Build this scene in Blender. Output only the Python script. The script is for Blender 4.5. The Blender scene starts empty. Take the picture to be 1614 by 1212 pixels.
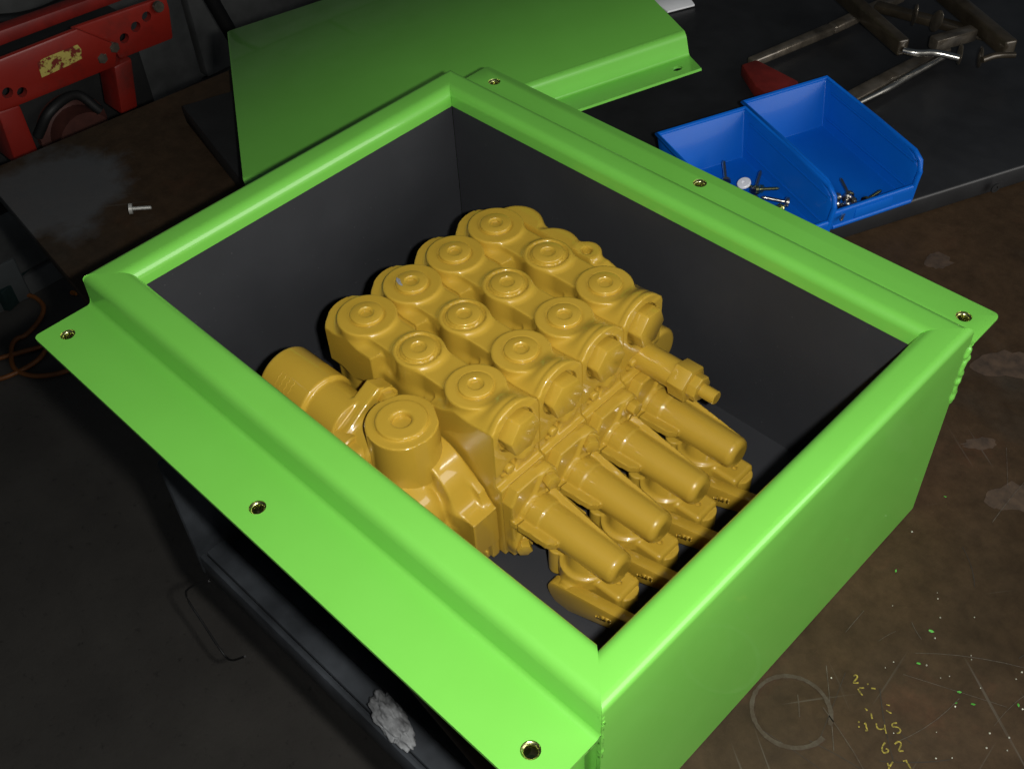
import bpy, bmesh, math, random
import numpy as np
from mathutils import Vector, Matrix
random.seed(7); np.random.seed(7)
scn = bpy.context.scene
COL = scn.collection
PI = math.pi

# ------------------------------------------------------------------ camera, light, exposure
CAM = np.array([0.56442, -0.17423, 0.59923])
RC = np.array([[0.714489, 0.698254, -0.044130], [0.484045, -0.538872, -0.689433], [-0.505179, 0.471232, -0.723004]])
FPX = 1768.53
cd = bpy.data.cameras.new("camera"); cam = bpy.data.objects.new("camera", cd); COL.objects.link(cam)
cd.sensor_width = 36.0; cd.lens = 36.0 * FPX / 1614.0; cd.clip_start = 0.01; cd.clip_end = 50
m = Matrix.Identity(4)
for i in range(3):
    m[i][0] = RC[0][i]; m[i][1] = -RC[1][i]; m[i][2] = -RC[2][i]; m[i][3] = CAM[i]
cam.matrix_world = m
scn.camera = cam
scn.view_settings.view_transform = 'Standard'; scn.view_settings.look = 'None'
scn.cycles.caustics_reflective = False; scn.cycles.caustics_refractive = False
scn.view_settings.exposure = 0.0; scn.view_settings.gamma = 1.0
w = bpy.data.worlds.new("World"); scn.world = w; w.use_nodes = True
bg = w.node_tree.nodes["Background"]; bg.inputs[0].default_value = (0.62, 0.8, 1.0, 1); bg.inputs[1].default_value = 0.045
# the camera's flash, a little right of and above the lens
fl = bpy.data.lights.new("flash", 'AREA'); fl.shape = 'RECTANGLE'; fl.size = 0.017; fl.size_y = 0.012; fl.energy = 5.3; fl.color = (1.0, 0.985, 0.94); fl.spread = PI
flash = bpy.data.objects.new("flash", fl); COL.objects.link(flash)
fm = m.copy()
fp = CAM + 0.040 * RC[0] - 0.004 * RC[1]
for i in range(3): fm[i][3] = fp[i]
flash.matrix_world = fm
# weak daylight from a workshop window, high on the far left
wl = bpy.data.lights.new("window_light", 'AREA'); wl.shape = 'RECTANGLE'; wl.size = 1.4; wl.size_y = 0.9; wl.energy = 4.0; wl.color = (0.75, 0.87, 1.0)
wo = bpy.data.objects.new("window_light", wl); COL.objects.link(wo)
wo.location = (-1.75, -.15, 1.5)
wo.rotation_euler = (Vector((0.0, 0.2, 0.0)) - Vector(wo.location)).to_track_quat('-Z', 'Y').to_euler()

# soft fill lamp added on the right to brighten the box's near right wall
dl = bpy.data.lights.new("fill_light", 'AREA'); dl.shape = 'RECTANGLE'; dl.size = 1.6; dl.size_y = 1.6; dl.energy = 30.0; dl.color = (1.0, 0.97, 0.92)
do = bpy.data.objects.new("fill_light", dl); COL.objects.link(do)
do.location = (2.3, 0.75, 0.9)
do.rotation_euler = (Vector((0.4, 0.2, 0.1)) - Vector(do.location)).to_track_quat('-Z', 'Y').to_euler()

def bp(px, py, ax, val):
    """world point seen at a photograph pixel on the plane axis=val (used to survey positions)"""
    d = RC.T @ np.array([(px - 807) / FPX, (py - 606) / FPX, 1.0])
    s = (val - CAM[ax]) / d[ax]
    return CAM + s * d

# ------------------------------------------------------------------ materials
def nmat(name):
    mt = bpy.data.materials.new(name); mt.use_nodes = True
    nt = mt.node_tree; b = nt.nodes["Principled BSDF"]
    return mt, nt, b
def link(nt, a, b): nt.links.new(a, b)
def noise(nt, scale, detail=4, rough=.55, coord='Object', vec=None):
    tc = nt.nodes.new('ShaderNodeTexCoord'); n = nt.nodes.new('ShaderNodeTexNoise')
    n.inputs['Scale'].default_value = scale; n.inputs['Detail'].default_value = detail; n.inputs['Roughness'].default_value = rough
    if vec:
        mp = nt.nodes.new('ShaderNodeMapping'); mp.inputs['Scale'].default_value = vec
        link(nt, tc.outputs[coord], mp.inputs[0]); link(nt, mp.outputs[0], n.inputs['Vector'])
    else: link(nt, tc.outputs[coord], n.inputs['Vector'])
    return n
def ramp(nt, src, stops):
    r = nt.nodes.new('ShaderNodeValToRGB'); el = r.color_ramp.elements
    while len(el) < len(stops): el.new(0.5)
    for e, (p, c) in zip(el, stops):
        e.position = p; e.color = (c[0], c[1], c[2], 1) if not isinstance(c, (int, float)) else (c, c, c, 1)
    link(nt, src, r.inputs[0]); return r
def bump(nt, b, src, strength, dist=.001):
    n = nt.nodes.new('ShaderNodeBump'); n.inputs['Strength'].default_value = strength; n.inputs['Distance'].default_value = dist
    link(nt, src, n.inputs['Height']); link(nt, n.outputs[0], b.inputs['Normal'])
def mixc(nt, fac, a, b, blend='MIX'):
    x = nt.nodes.new('ShaderNodeMix'); x.data_type = 'RGBA'; x.blend_type = blend
    for s, v in ((x.inputs[0], fac), (x.inputs[6], a), (x.inputs[7], b)):
        if hasattr(v, 'links'): link(nt, v, s)
        elif isinstance(v, (int, float)): s.default_value = v
        else: s.default_value = (*v, 1)
    return x.outputs[2]
def paint(name, c, c2, rough, coat, bs, bscale, coat_rough=.1, spec=.5):
    mt, nt, b = nmat(name)
    n = noise(nt, 14, 5); r = ramp(nt, n.outputs[0], [(.3, c), (.7, c2)]); link(nt, r.outputs[0], b.inputs['Base Color'])
    n2 = noise(nt, bscale, 3); bump(nt, b, n2.outputs[0], bs, .0006)
    n3 = noise(nt, 11, 7, .68); rr = ramp(nt, n3.outputs[0], [(.3, rough * .85), (.75, rough * 1.2)]); link(nt, rr.outputs[0], b.inputs['Roughness'])
    b.inputs['Coat Weight'].default_value = coat; b.inputs['Coat Roughness'].default_value = coat_rough
    b.inputs['Specular IOR Level'].default_value = spec
    return mt
def plain(name, c, rough, metal=0.0, var=.25, scale=60, bs=0.0, bscale=200, coat=0):
    mt, nt, b = nmat(name)
    n = noise(nt, scale, 5)
    r = ramp(nt, n.outputs[0], [(.3, tuple(x * (1 - var) for x in c)), (.72, tuple(min(1, x * (1 + var)) for x in c))])
    link(nt, r.outputs[0], b.inputs['Base Color']); b.inputs['Roughness'].default_value = rough; b.inputs['Metallic'].default_value = metal
    if bs: n2 = noise(nt, bscale, 4); bump(nt, b, n2.outputs[0], bs, .001)
    b.inputs['Coat Weight'].default_value = coat
    return mt
GREEN = paint('green_enamel', (.148, .475, .060), (.158, .505, .067), .40, .8, .05, 420, .06)
YEL = paint('ochre_gloss_paint', (.41, .260, .026), (.455, .29, .032), .36, 1.0, .025, 300, .055, .4)
BLUE = paint('blue_plastic', (.0015, .095, .46), (.002, .112, .52), .38, .12, .05, 300, .12, .2)
RED = paint('red_machine_paint', (.20, .009, .005), (.235, .013, .0065), .4, .2, .1, 200, .25)
def dirty(mt, dark, lo, hi, scale):
    nt = mt.node_tree; b = nt.nodes['Principled BSDF']; src = b.inputs['Base Color'].links[0].from_socket
    n = noise(nt, scale, 8, .7); r = ramp(nt, n.outputs[0], [(lo, 0.), (hi, 1.)])
    link(nt, mixc(nt, r.outputs[0], src, dark), b.inputs['Base Color'])
dirty(RED, (.05, .012, .009), .50, .78, 13)
STEEL = plain('bright_steel', (.55, .53, .48), .28, 1.0, .2, 150)
ZINC = plain('yellow_zinc', (.50, .52, .24), .25, 1.0, .2, 200)
DARKSTEEL = plain('dark_oiled_steel', (.13, .11, .085), .28, .6, .5, 70, .2, 300, .5)
BLACKP = plain('black_satin_panel', (.015, .0155, .017), .42, 0, .3, 25, .05, 400)
RUBBER = plain('black_rubber', (.009, .009, .0095), .6, 0, .3, 40, .15, 500)
TRAY = plain('dark_blue_grey_steel', (.050, .056, .064), .45, .2, .5, 22, .1, 200)
WIRE = plain('black_wire', (.006, .006, .006), .6)
WHITE = plain('white_plastic', (.78, .79, .82), .35, 0, .05)
CLOTH = plain('grimy_grey_cloth', (.18, .185, .19), .75, 0, .75, 60, .5, 150)
CORD = plain('orange_brown_cord', (.26, .09, .022), .5, 0, .3, 20)
CHALKY = plain('yellow_chalk', (.21, .16, .024), .9, 0, .8, 700)
DREDS = plain('dull_dark_red_rubber', (.13, .010, .007), .5, 0, .3)
BRN = plain('dark_brown_steel', (.055, .043, .028), .32, .5, .5, 40, .15, 300, .5)
GREYCAB = plain('grey_cabinet_paint', (.10, .11, .11), .5, 0, .3, 8)
BLOCKM = plain('sooty_concrete_block', (.085, .087, .085), .9, 0, .35, 14, .5, 90)
GFLECK = plain('green_paint_chip', (.06, .30, .035), .5)
SCRAPE = plain('scraped_bare_metal', (.33, .33, .34), .4, .3, .35, 800)

def lining_mat():
    mt, nt, b = nmat('black_foam_lining')
    n = noise(nt, 9, 5); r = ramp(nt, n.outputs[0], [(.25, (.0165, .0175, .0205)), (.5, (.0215, .0225, .0262)), (.8, (.031, .032, .0365))])
    sp = noise(nt, 520, 1); rs = ramp(nt, sp.outputs[0], [(.76, 0.), (.80, 1.)])
    link(nt, mixc(nt, rs.outputs[0], r.outputs[0], (.09, .09, .095)), b.inputs['Base Color'])
    b.inputs['Roughness'].default_value = .62
    n2 = noise(nt, 800, 2); bump(nt, b, n2.outputs[0], .12, .0005)
    return mt
LINING = lining_mat()

def bench_mat():
    mt, nt, b = nmat('rusty_bench_steel')
    n = noise(nt, 5.5, 8, .62); base = ramp(nt, n.outputs[0], [(.28, (.028, .018, .010)), (.48, (.044, .0275, .0155)), (.62, (.053, .032, .0175)), (.8, (.067, .040, .021))])
    n1 = noise(nt, 17, 6, .65); rr = ramp(nt, n1.outputs[0], [(.58, 0.), (.78, .7)])
    c1 = mixc(nt, rr.outputs[0], base.outputs[0], (.070, .032, .017))
    n2 = noise(nt, 3.1, 5, .6, 'Object', (1, 1.7, 1)); r2 = ramp(nt, n2.outputs[0], [(.55, 0.), (.68, .55)])
    c2 = mixc(nt, r2.outputs[0], c1, (.038, .037, .032))
    n3 = noise(nt, 60, 8, .75); r3 = ramp(nt, n3.outputs[0], [(.35, (.74, .74, .74)), (.65, (1.2, 1.2, 1.2))])
    c3 = mixc(nt, 1.0, c2, r3.outputs[0], 'MULTIPLY')
    # long faint scratches in two directions
    acc = c3
    for rot, sc, th in ((.6, (4, 160, 1), .69), (-.9, (5, 210, 1), .70), (1.5, (3, 120, 1), .72)):
        tc = nt.nodes.new('ShaderNodeTexCoord'); mp = nt.nodes.new('ShaderNodeMapping'); mp.inputs['Rotation'].default_value = (0, 0, rot)
        mp2 = nt.nodes.new('ShaderNodeMapping'); mp2.inputs['Scale'].default_value = sc
        link(nt, tc.outputs['Object'], mp.inputs[0]); link(nt, mp.outputs[0], mp2.inputs[0])
        s = nt.nodes.new('ShaderNodeTexNoise'); s.inputs['Scale'].default_value = 1.2; s.inputs['Detail'].default_value = 3; link(nt, mp2.outputs[0], s.inputs['Vector'])
        rs = ramp(nt, s.outputs[0], [(th, 0.), (th + .04, .6)])
        acc = mixc(nt, rs.outputs[0], acc, (.085, .072, .058))
    # worn, whitish steel patch near the far-left corner of the top
    tc = nt.nodes.new('ShaderNodeTexCoord'); vm = nt.nodes.new('ShaderNodeVectorMath'); vm.operation = 'DISTANCE'
    vm.inputs[1].default_value = (-.335, .105, 0); link(nt, tc.outputs['Object'], vm.inputs[0])
    ad = nt.nodes.new('ShaderNodeMath'); ad.operation = 'ADD'; link(nt, vm.outputs['Value'], ad.inputs[0])
    nn = noise(nt, 16, 5, .6); ms = nt.nodes.new('ShaderNodeMath'); ms.operation = 'MULTIPLY_ADD'; ms.inputs[1].default_value = .12; ms.inputs[2].default_value = -.06
    link(nt, nn.outputs[0], ms.inputs[0]); link(nt, ms.outputs[0], ad.inputs[1])
    rp = ramp(nt, ad.outputs[0], [(.052, .6), (.078, 0.)])
    acc = mixc(nt, rp.outputs[0], acc, (.11, .12, .13))
    link(nt, acc, b.inputs['Base Color'])
    rro = ramp(nt, n1.outputs[0], [(.3, .42), (.7, .62)]); link(nt, rro.outputs[0], b.inputs['Roughness'])
    b.inputs['Metallic'].default_value = .1; b.inputs['Specular IOR Level'].default_value = .14
    bump(nt, b, n3.outputs[0], .25, .0008)
    return mt
BENCH = bench_mat()

def floor_mat():
    mt, nt, b = nmat('oily_concrete_floor')
    n = noise(nt, 6, 7, .6); r = ramp(nt, n.outputs[0], [(.3, (.055, .05, .044)), (.7, (.085, .078, .068))])
    n2 = noise(nt, 60, 4, .7); r2 = ramp(nt, n2.outputs[0], [(.22, (.35, .35, .35)), (.4, (1, 1, 1))])
    link(nt, mixc(nt, 1.0, r.outputs[0], r2.outputs[0], 'MULTIPLY'), b.inputs['Base Color'])
    b.inputs['Roughness'].default_value = .75; bump(nt, b, n2.outputs[0], .4, .002)
    return mt
FLOOR = floor_mat()

# ------------------------------------------------------------------ mesh helpers
def mesh_obj(name, verts, faces, mat, parent=None, smooth=None, loc=None):
    me = bpy.data.meshes.new(name); me.from_pydata([tuple(v) for v in verts], [], [tuple(f) for f in faces]); me.validate(); me.update()
    return obj(name, me, mat, parent, smooth, loc)
def obj(name, me, mat, parent=None, smooth=None, loc=None):
    if mat and not me.materials: me.materials.append(mat)
    if smooth is not None:
        me.polygons.foreach_set('use_smooth', [True] * len(me.polygons))
        if smooth > 0:
            me.set_sharp_from_angle(angle=math.radians(smooth))
    o = bpy.data.objects.new(name, me); COL.objects.link(o)
    if parent: o.parent = parent
    if loc is not None: o.location = loc
    return o
def bm_obj(name, bm, mat, parent=None, smooth=35, bevel=0, seg=2, loc=None):
    bmesh.ops.recalc_face_normals(bm, faces=bm.faces)
    if bevel:
        ed = [e for e in bm.edges if len(e.link_faces) == 2 and e.calc_face_angle(0) > .5]
        bmesh.ops.bevel(bm, geom=ed, offset=bevel, segments=seg, affect='EDGES', clamp_overlap=True, profile=.5)
    me = bpy.data.meshes.new(name); bm.to_mesh(me); bm.free()
    return obj(name, me, mat, parent, smooth, loc)
def empty(name, label, cat, loc=(0, 0, 0), rot=(0, 0, 0), group=None):
    o = bpy.data.objects.new(name, None); COL.objects.link(o); o.empty_display_size = .02
    o.location = loc; o.rotation_euler = rot; o['label'] = label; o['category'] = cat
    if group: o['group'] = group
    return o
def tag(o, label, cat, group=None):
    o['label'] = label; o['category'] = cat
    if group: o['group'] = group
    return o
def add_box(bm, lo, hi, mtx=None):
    vs = [bm.verts.new((x, y, z)) for x in (lo[0], hi[0]) for y in (lo[1], hi[1]) for z in (lo[2], hi[2])]
    for f in ((0, 1, 3, 2), (4, 6, 7, 5), (0, 4, 5, 1), (2, 3, 7, 6), (0, 2, 6, 4), (1, 5, 7, 3)): bm.faces.new([vs[i] for i in f])
    if mtx is not None: bmesh.ops.transform(bm, matrix=mtx, verts=vs)
def add_prism(bm, poly, z0, z1, mtx=None):
    """polygon (x,y) extruded from z0 to z1"""
    a = [bm.verts.new((x, y, z0)) for x, y in poly]; b = [bm.verts.new((x, y, z1)) for x, y in poly]; n = len(poly)
    bm.faces.new(a[::-1]); bm.faces.new(b)
    for i in range(n): bm.faces.new((a[i], a[(i + 1) % n], b[(i + 1) % n], b[i]))
    if mtx is not None: bmesh.ops.transform(bm, matrix=mtx, verts=a + b)
def add_lathe(bm, prof, n=32, mtx=None, close_bottom=True, close_top=True):
    """prof: (r, z) or (r, z, hexflag): rings along z"""
    rings = []
    for p in prof:
        ring = []
        for i in range(n):
            a = 2 * PI * i / n; r = p[0]
            if len(p) > 2:
                k = PI / p[2]; t = (a + .3) % (2 * k); r = r * math.cos(k) / math.cos(t - k) if True else r
            ring.append(bm.verts.new((r * math.cos(a), r * math.sin(a), p[1])))
        rings.append(ring)
    for a, b in zip(rings, rings[1:]):
        for i in range(n): bm.faces.new((a[i], a[(i + 1) % n], b[(i + 1) % n], b[i]))
    if close_bottom: bm.faces.new(rings[0][::-1])
    if close_top: bm.faces.new(rings[-1])
    if mtx is not None: bmesh.ops.transform(bm, matrix=mtx, verts=[v for r in rings for v in r])
def tube(bm, pts, r, n=8):
    pts = [Vector(p) for p in pts]; rings = []
    up = Vector((0, 0, 1))
    for i, p in enumerate(pts):
        t = (pts[min(i + 1, len(pts) - 1)] - pts[max(i - 1, 0)]).normalized()
        s = t.cross(up)
        if s.length < 1e-4: s = t.cross(Vector((1, 0, 0)))
        s.normalize(); u = s.cross(t)
        rr = r[i] if isinstance(r, (list, tuple)) else r
        rings.append([bm.verts.new(p + s * rr * math.cos(2 * PI * k / n) + u * rr * math.sin(2 * PI * k / n)) for k in range(n)])
    for a, b in zip(rings, rings[1:]):
        for k in range(n): bm.faces.new((a[k], a[(k + 1) % n], b[(k + 1) % n], b[k]))
    bm.faces.new(rings[0][::-1]); bm.faces.new(rings[-1])
def smooth_path(pts, k=6):
    """Catmull-Rom"""
    P = [np.array(p, float) for p in pts]; P = [2 * P[0] - P[1]] + P + [2 * P[-1] - P[-2]]; out = []
    for i in range(1, len(P) - 2):
        for j in range(k):
            t = j / k; a, b, c, d = P[i - 1:i + 3]
            out.append(.5 * ((2 * b) + (c - a) * t + (2 * a - 5 * b + 4 * c - d) * t * t + (3 * b - a - 3 * c + d) * t ** 3))
    out.append(P[-2]); return out
def TX(x, y, z, axis='z'):
    r = {'z': Matrix.Identity(4), 'x': Matrix.Rotation(PI / 2, 4, 'Y'), '-x': Matrix.Rotation(-PI / 2, 4, 'Y'),
         'y': Matrix.Rotation(-PI / 2, 4, 'X'), '-y': Matrix.Rotation(PI / 2, 4, 'X'), '-z': Matrix.Rotation(PI, 4, 'X')}[axis]
    return Matrix.Translation((x, y, z)) @ r
def boolean_cut(o, cutter_bm):
    me = bpy.data.meshes.new('cut'); cutter_bm.to_mesh(me); cutter_bm.free()
    c = bpy.data.objects.new('cut', me); COL.objects.link(c); c.parent = o.parent
    md = o.modifiers.new('b', 'BOOLEAN'); md.object = c; md.operation = 'DIFFERENCE'; md.solver = 'EXACT'
    bpy.context.view_layer.update()
    dg = bpy.context.evaluated_depsgraph_get()
    nm = bpy.data.meshes.new_from_object(o.evaluated_get(dg)); old = o.data
    o.modifiers.clear(); o.data = nm; bpy.data.objects.remove(c); bpy.data.meshes.remove(me)
    nm.set_sharp_from_angle(angle=math.radians(30))

# ------------------------------------------------------------------ implicit castings (distance fields turned into meshes)
def S_box(P, lo, hi, r=0.0):
    q = [np.maximum(lo[i] + r - P[i], P[i] - hi[i] + r) for i in range(3)]
    o = np.sqrt(np.maximum(q[0], 0) ** 2 + np.maximum(q[1], 0) ** 2 + np.maximum(q[2], 0) ** 2)
    return o + np.minimum(np.maximum(q[0], np.maximum(q[1], q[2])), 0) - r
def S_cyl(P, ax, c, r, a, b, rd=0.0, r2=None):
    i, j = [(1, 2), (0, 2), (0, 1)][ax]
    rr = r if r2 is None else r + (r2 - r) * np.clip((P[ax] - a) / (b - a), 0, 1)
    d0 = np.sqrt((P[i] - c[0]) ** 2 + (P[j] - c[1]) ** 2) - rr + rd
    d1 = np.maximum(a - P[ax], P[ax] - b) + rd
    return np.sqrt(np.maximum(d0, 0) ** 2 + np.maximum(d1, 0) ** 2) + np.minimum(np.maximum(d0, d1), 0) - rd
def S_stad(P, ax, p, q, r, a, b, rd=0.0):
    """stadium between p and q in the plane across axis ax"""
    i, j = [(1, 2), (0, 2), (0, 1)][ax]
    dx, dy = q[0] - p[0], q[1] - p[1]; L = dx * dx + dy * dy
    t = np.clip(((P[i] - p[0]) * dx + (P[j] - p[1]) * dy) / L, 0, 1)
    d0 = np.sqrt((P[i] - p[0] - t * dx) ** 2 + (P[j] - p[1] - t * dy) ** 2) - r + rd
    d1 = np.maximum(a - P[ax], P[ax] - b) + rd
    return np.sqrt(np.maximum(d0, 0) ** 2 + np.maximum(d1, 0) ** 2) + np.minimum(np.maximum(d0, d1), 0) - rd
def S_poly(P, ax, poly, a, b, rd=0.0):
    i, j = [(1, 2), (0, 2), (0, 1)][ax]; X, Y = P[i], P[j]
    d = np.full(np.broadcast(X, Y).shape, 1e9); s = np.zeros(d.shape, bool); n = len(poly)
    for k in range(n):
        x0, y0 = poly[k]; x1, y1 = poly[(k + 1) % n]; ex, ey = x1 - x0, y1 - y0
        t = np.clip(((X - x0) * ex + (Y - y0) * ey) / (ex * ex + ey * ey), 0, 1)
        d = np.minimum(d, (X - x0 - t * ex) ** 2 + (Y - y0 - t * ey) ** 2)
        if y0 != y1: s = s ^ ((y0 > Y) != (y1 > Y)) & (X < ex * (Y - y0) / ey + x0)
    d = np.sqrt(d); d = np.where(s, -d, d) + rd
    d1 = np.maximum(a - P[ax], P[ax] - b) + rd
    return np.sqrt(np.maximum(d, 0) ** 2 + np.maximum(d1, 0) ** 2) + np.minimum(np.maximum(d, d1), 0) - rd
def U(a, b, k=0.0):
    if k <= 0: return np.minimum(a, b)
    h = np.maximum(k - np.abs(a - b), 0) / k
    return np.minimum(a, b) - h * h * k * .25
def SUB(a, b, k=0.0): return -U(-a, b, k)
def sdf_mesh(name, fn, lo, hi, h):
    g = [np.arange(lo[i] - 1.5 * h, hi[i] + 2.0 * h, h) for i in range(3)]
    n = [len(x) for x in g]
    P = np.meshgrid(*g, indexing='ij', sparse=True); P = [p.astype(np.float64) for p in P]
    V = np.broadcast_to(fn(P), n).copy()
    for i in range(3):                                     # close whatever runs out of the grid
        W_ = np.moveaxis(V, i, 0); W_[0] = np.maximum(W_[0], h * .5); W_[-1] = np.maximum(W_[-1], h * .5)
    ins = V < 0
    cn = [x - 1 for x in n]
    cnt = np.zeros(cn, np.int8); acc = np.zeros(cn + [3])
    for ax in range(3):
        o = [i for i in range(3) if i != ax]
        sl0 = [slice(None)] * 3; sl1 = [slice(None)] * 3; sl0[ax] = slice(0, -1); sl1[ax] = slice(1, None)
        v0, v1 = V[tuple(sl0)], V[tuple(sl1)]; cr = (v0 < 0) != (v1 < 0)
        idx = np.argwhere(cr); t = v0[cr] / (v0[cr] - v1[cr])
        pos = idx.astype(float); pos[:, ax] += t
        for da in (0, -1):
            for db in (0, -1):
                ci = idx.copy(); ci[:, o[0]] += da; ci[:, o[1]] += db
                ok = (ci >= 0).all(1) & (ci < np.array(cn)).all(1); c = ci[ok]
                np.add.at(cnt, tuple(c.T), 1); np.add.at(acc, tuple(c.T), pos[ok])
    act = cnt > 0; ids = np.full(cn, -1, np.int64); ids[act] = np.arange(act.sum())
    vp = acc[act] / cnt[act][:, None]
    vp = vp * h + np.array([x[0] for x in g])
    for _ in range(3):                                     # pull the vertices onto the surface
        Q = [vp[:, i] for i in range(3)]; f0 = fn(Q); e = h * .2
        G = np.stack([(fn([Q[j] + (e if j == i else 0) for j in range(3)]) - f0) / e for i in range(3)], 1)
        gl = (G * G).sum(1); st = np.clip(f0 / np.maximum(gl, .3), -.4 * h, .4 * h)
        vp = vp - st[:, None] * G
    faces = []
    for ax in range(3):
        o = [(1, 2), (2, 0), (0, 1)][ax]
        sl0 = [slice(None)] * 3; sl1 = [slice(None)] * 3; sl0[ax] = slice(0, -1); sl1[ax] = slice(1, None)
        a, b = ins[tuple(sl0)], ins[tuple(sl1)]
        for flip, mk in ((False, a & ~b), (True, ~a & b)):
            idx = np.argwhere(mk)
            if not len(idx): continue
            def cid(da, db):
                c = idx.copy(); c[:, o[0]] += da; c[:, o[1]] += db; return ids[tuple(c.T)]
            q = np.stack([cid(-1, -1), cid(0, -1), cid(0, 0), cid(-1, 0)], 1)
            faces.append(q[:, ::-1] if flip else q)
    F = np.concatenate(faces).astype(np.int32)
    me = bpy.data.meshes.new(name); me.vertices.add(len(vp)); me.vertices.foreach_set('co', vp.astype(np.float32).ravel())
    me.loops.add(F.size); me.loops.foreach_set('vertex_index', F.ravel())
    me.polygons.add(len(F)); me.polygons.foreach_set('loop_start', np.arange(0, F.size, 4, dtype=np.int32)); me.polygons.foreach_set('loop_total', np.full(len(F), 4, np.int32))
    me.update(calc_edges=True); me.validate()
    return me
def cast(name, fn, lo, hi, h, mat, parent, sharp=38):
    return obj(name, sdf_mesh(name, fn, lo, hi, h), mat, parent, sharp)

# ================================================================== SETTING: floor, wall, bench
def grid_plane(name, x0, x1, y0, y1, z, mat):
    o = mesh_obj(name, [(x0, y0, z), (x1, y0, z), (x1, y1, z), (x0, y1, z)], [(0, 1, 2, 3)], mat); o['kind'] = 'structure'; return o
grid_plane('floor', -4, 3, -3, 5, -.85, FLOOR)
wall = mesh_obj('wall', [(-1.36, -3, -.85), (-1.36, 5, -.85), (-1.36, 5, 2.2), (-1.36, -3, 2.2)], [(0, 1, 2, 3)], BLOCKM); wall['kind'] = 'structure'
bmk = bmesh.new(); add_box(bmk, (-.02, -.195, -.095), (.03, .195, .095))
blk = bm_obj('wall_block', bmk, BLOCKM, wall, 35, .006)
first = True
for r in range(-4, 2):
    for c in range(-1, 5):
        o = blk if first else blk.copy()
        if not first: COL.objects.link(o)
        first = False
        o.location = (-1.36 + random.uniform(-.003, .003), .2 + c * .4 + (r % 2) * .2, -.1 + r * .2)

E1 = np.array([.9937, -.1123]); E2 = np.array([.1123, .9937]); K = np.array([-.414, .079])
bench_rot = math.atan2(E1[1], E1[0])
bench = empty('workbench', 'brown rust-stained steel workbench carrying the open green box', 'workbench')
bm = bmesh.new()
quad = [K, K + 1.5 * E1, K + 1.5 * E1 + 1.7 * E2, K + 1.7 * E2]
add_prism(bm, [tuple(q) for q in quad], -.014, 0.0)
bm_obj('bench_top', bm, BENCH, bench, 35, .0015)
for a, b in ((.12, .55), (1.4, .30), (.06, 1.6), (1.4, 1.6)):
    bm = bmesh.new(); p = K + a * E1 + b * E2
    add_box(bm, (p[0] - .03, p[1] - .03, -.85), (p[0] + .03, p[1] + .03, -.0145)); bm_obj('bench_leg', bm, TRAY, bench, 35, .004)
# writing and dirt on the bench top
def ribbon(bm, pts, wd, z):
    pts = [np.array(p[:2]) for p in pts]; L = []; 
    for i, p in enumerate(pts):
        t = pts[min(i + 1, len(pts) - 1)] - pts[max(i - 1, 0)]; t = t / (np.linalg.norm(t) + 1e-9); nrm = np.array([-t[1], t[0]])
        ww = wd * random.uniform(.7, 1.2)
        L.append((bm.verts.new((*(p + nrm * ww / 2), z)), bm.verts.new((*(p - nrm * ww / 2), z))))
    for a, b in zip(L, L[1:]): bm.faces.new((a[0], b[0], b[1], a[1]))
def zs(x, y): return (1200 + x / 5.38, 1030 + y / 5.38)
strokes = [
 [(780, 190), (800, 180), (815, 195), (800, 220), (782, 245), (805, 248), (825, 245)],
 [(830, 290), (870, 290)], [(820, 297), (835, 325), (858, 352)], [(930, 292), (968, 296)], [(900, 252), (906, 264)],
 [(880, 460), (898, 482)], [(1060, 432), (1090, 438)], [(1058, 480), (1075, 490), (1104, 505)], [(930, 505), (940, 552)],
 [(820, 575), (832, 582)], [(822, 615), (834, 622)], [(872, 595), (885, 590), (890, 620), (900, 650), (880, 650)],
 [(975, 590), (980, 620), (1000, 640), (1050, 632)], [(1045, 600), (1050, 640), (1060, 676)],
 [(1150, 585), (1115, 592), (1112, 615), (1160, 625), (1180, 650), (1165, 672), (1148, 672)],
 [(1050, 752), (1028, 785), (1025, 820), (1045, 840), (1072, 830), (1075, 812), (1055, 805)],
 [(1130, 765), (1160, 745), (1182, 755), (1180, 785), (1165, 822), (1205, 822)],
 [(1070, 925), (1085, 955), (1115, 915)], [(1085, 955), (1080, 985)],
 [(1200, 910), (1235, 902)], [(1228, 910), (1250, 945), (1268, 975)]]
bm = bmesh.new()
for s in strokes:
    pts = [bp(*zs(*q), 2, .0006) for q in s]
    if len(pts) > 2: pts = smooth_path(pts, 4)
    ribbon(bm, pts, .0009, .0007)
bm_obj('chalk_writing', bm, CHALKY, bench, None)['label'] = 'yellow handwritten figures 45, 62 chalked on the bench'
mt, nt, b = nmat('faint_chalk_dust'); n = noise(nt, 120, 5, .7); r = ramp(nt, n.outputs[0], [(.45, (.042, .028, .017)), (.74, (.070, .058, .043))]); link(nt, r.outputs[0], b.inputs['Base Color']); b.inputs['Roughness'].default_value = .9
bm = bmesh.new(); c0 = bp(1247, 1121, 2, 0.0)
ribbon(bm, [(c0[0] + .0222 * math.cos(a), c0[1] + .0222 * math.sin(a)) for a in np.linspace(.35, 2 * PI - .05, 60)], .0026, .0006)
ribbon(bm, [bp(1257, 1095, 2, 0), bp(1259, 1112, 2, 0), bp(1260, 1130, 2, 0)], .0006, .0006)
ribbon(bm, [bp(1297, 1115, 2, 0), bp(1322, 1150, 2, 0), bp(1345, 1185, 2, 0), bp(1362, 1215, 2, 0)], .0007, .0006)
bm_obj('chalk_ring', bm, mt, bench, None)
bm = bmesh.new()
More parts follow.
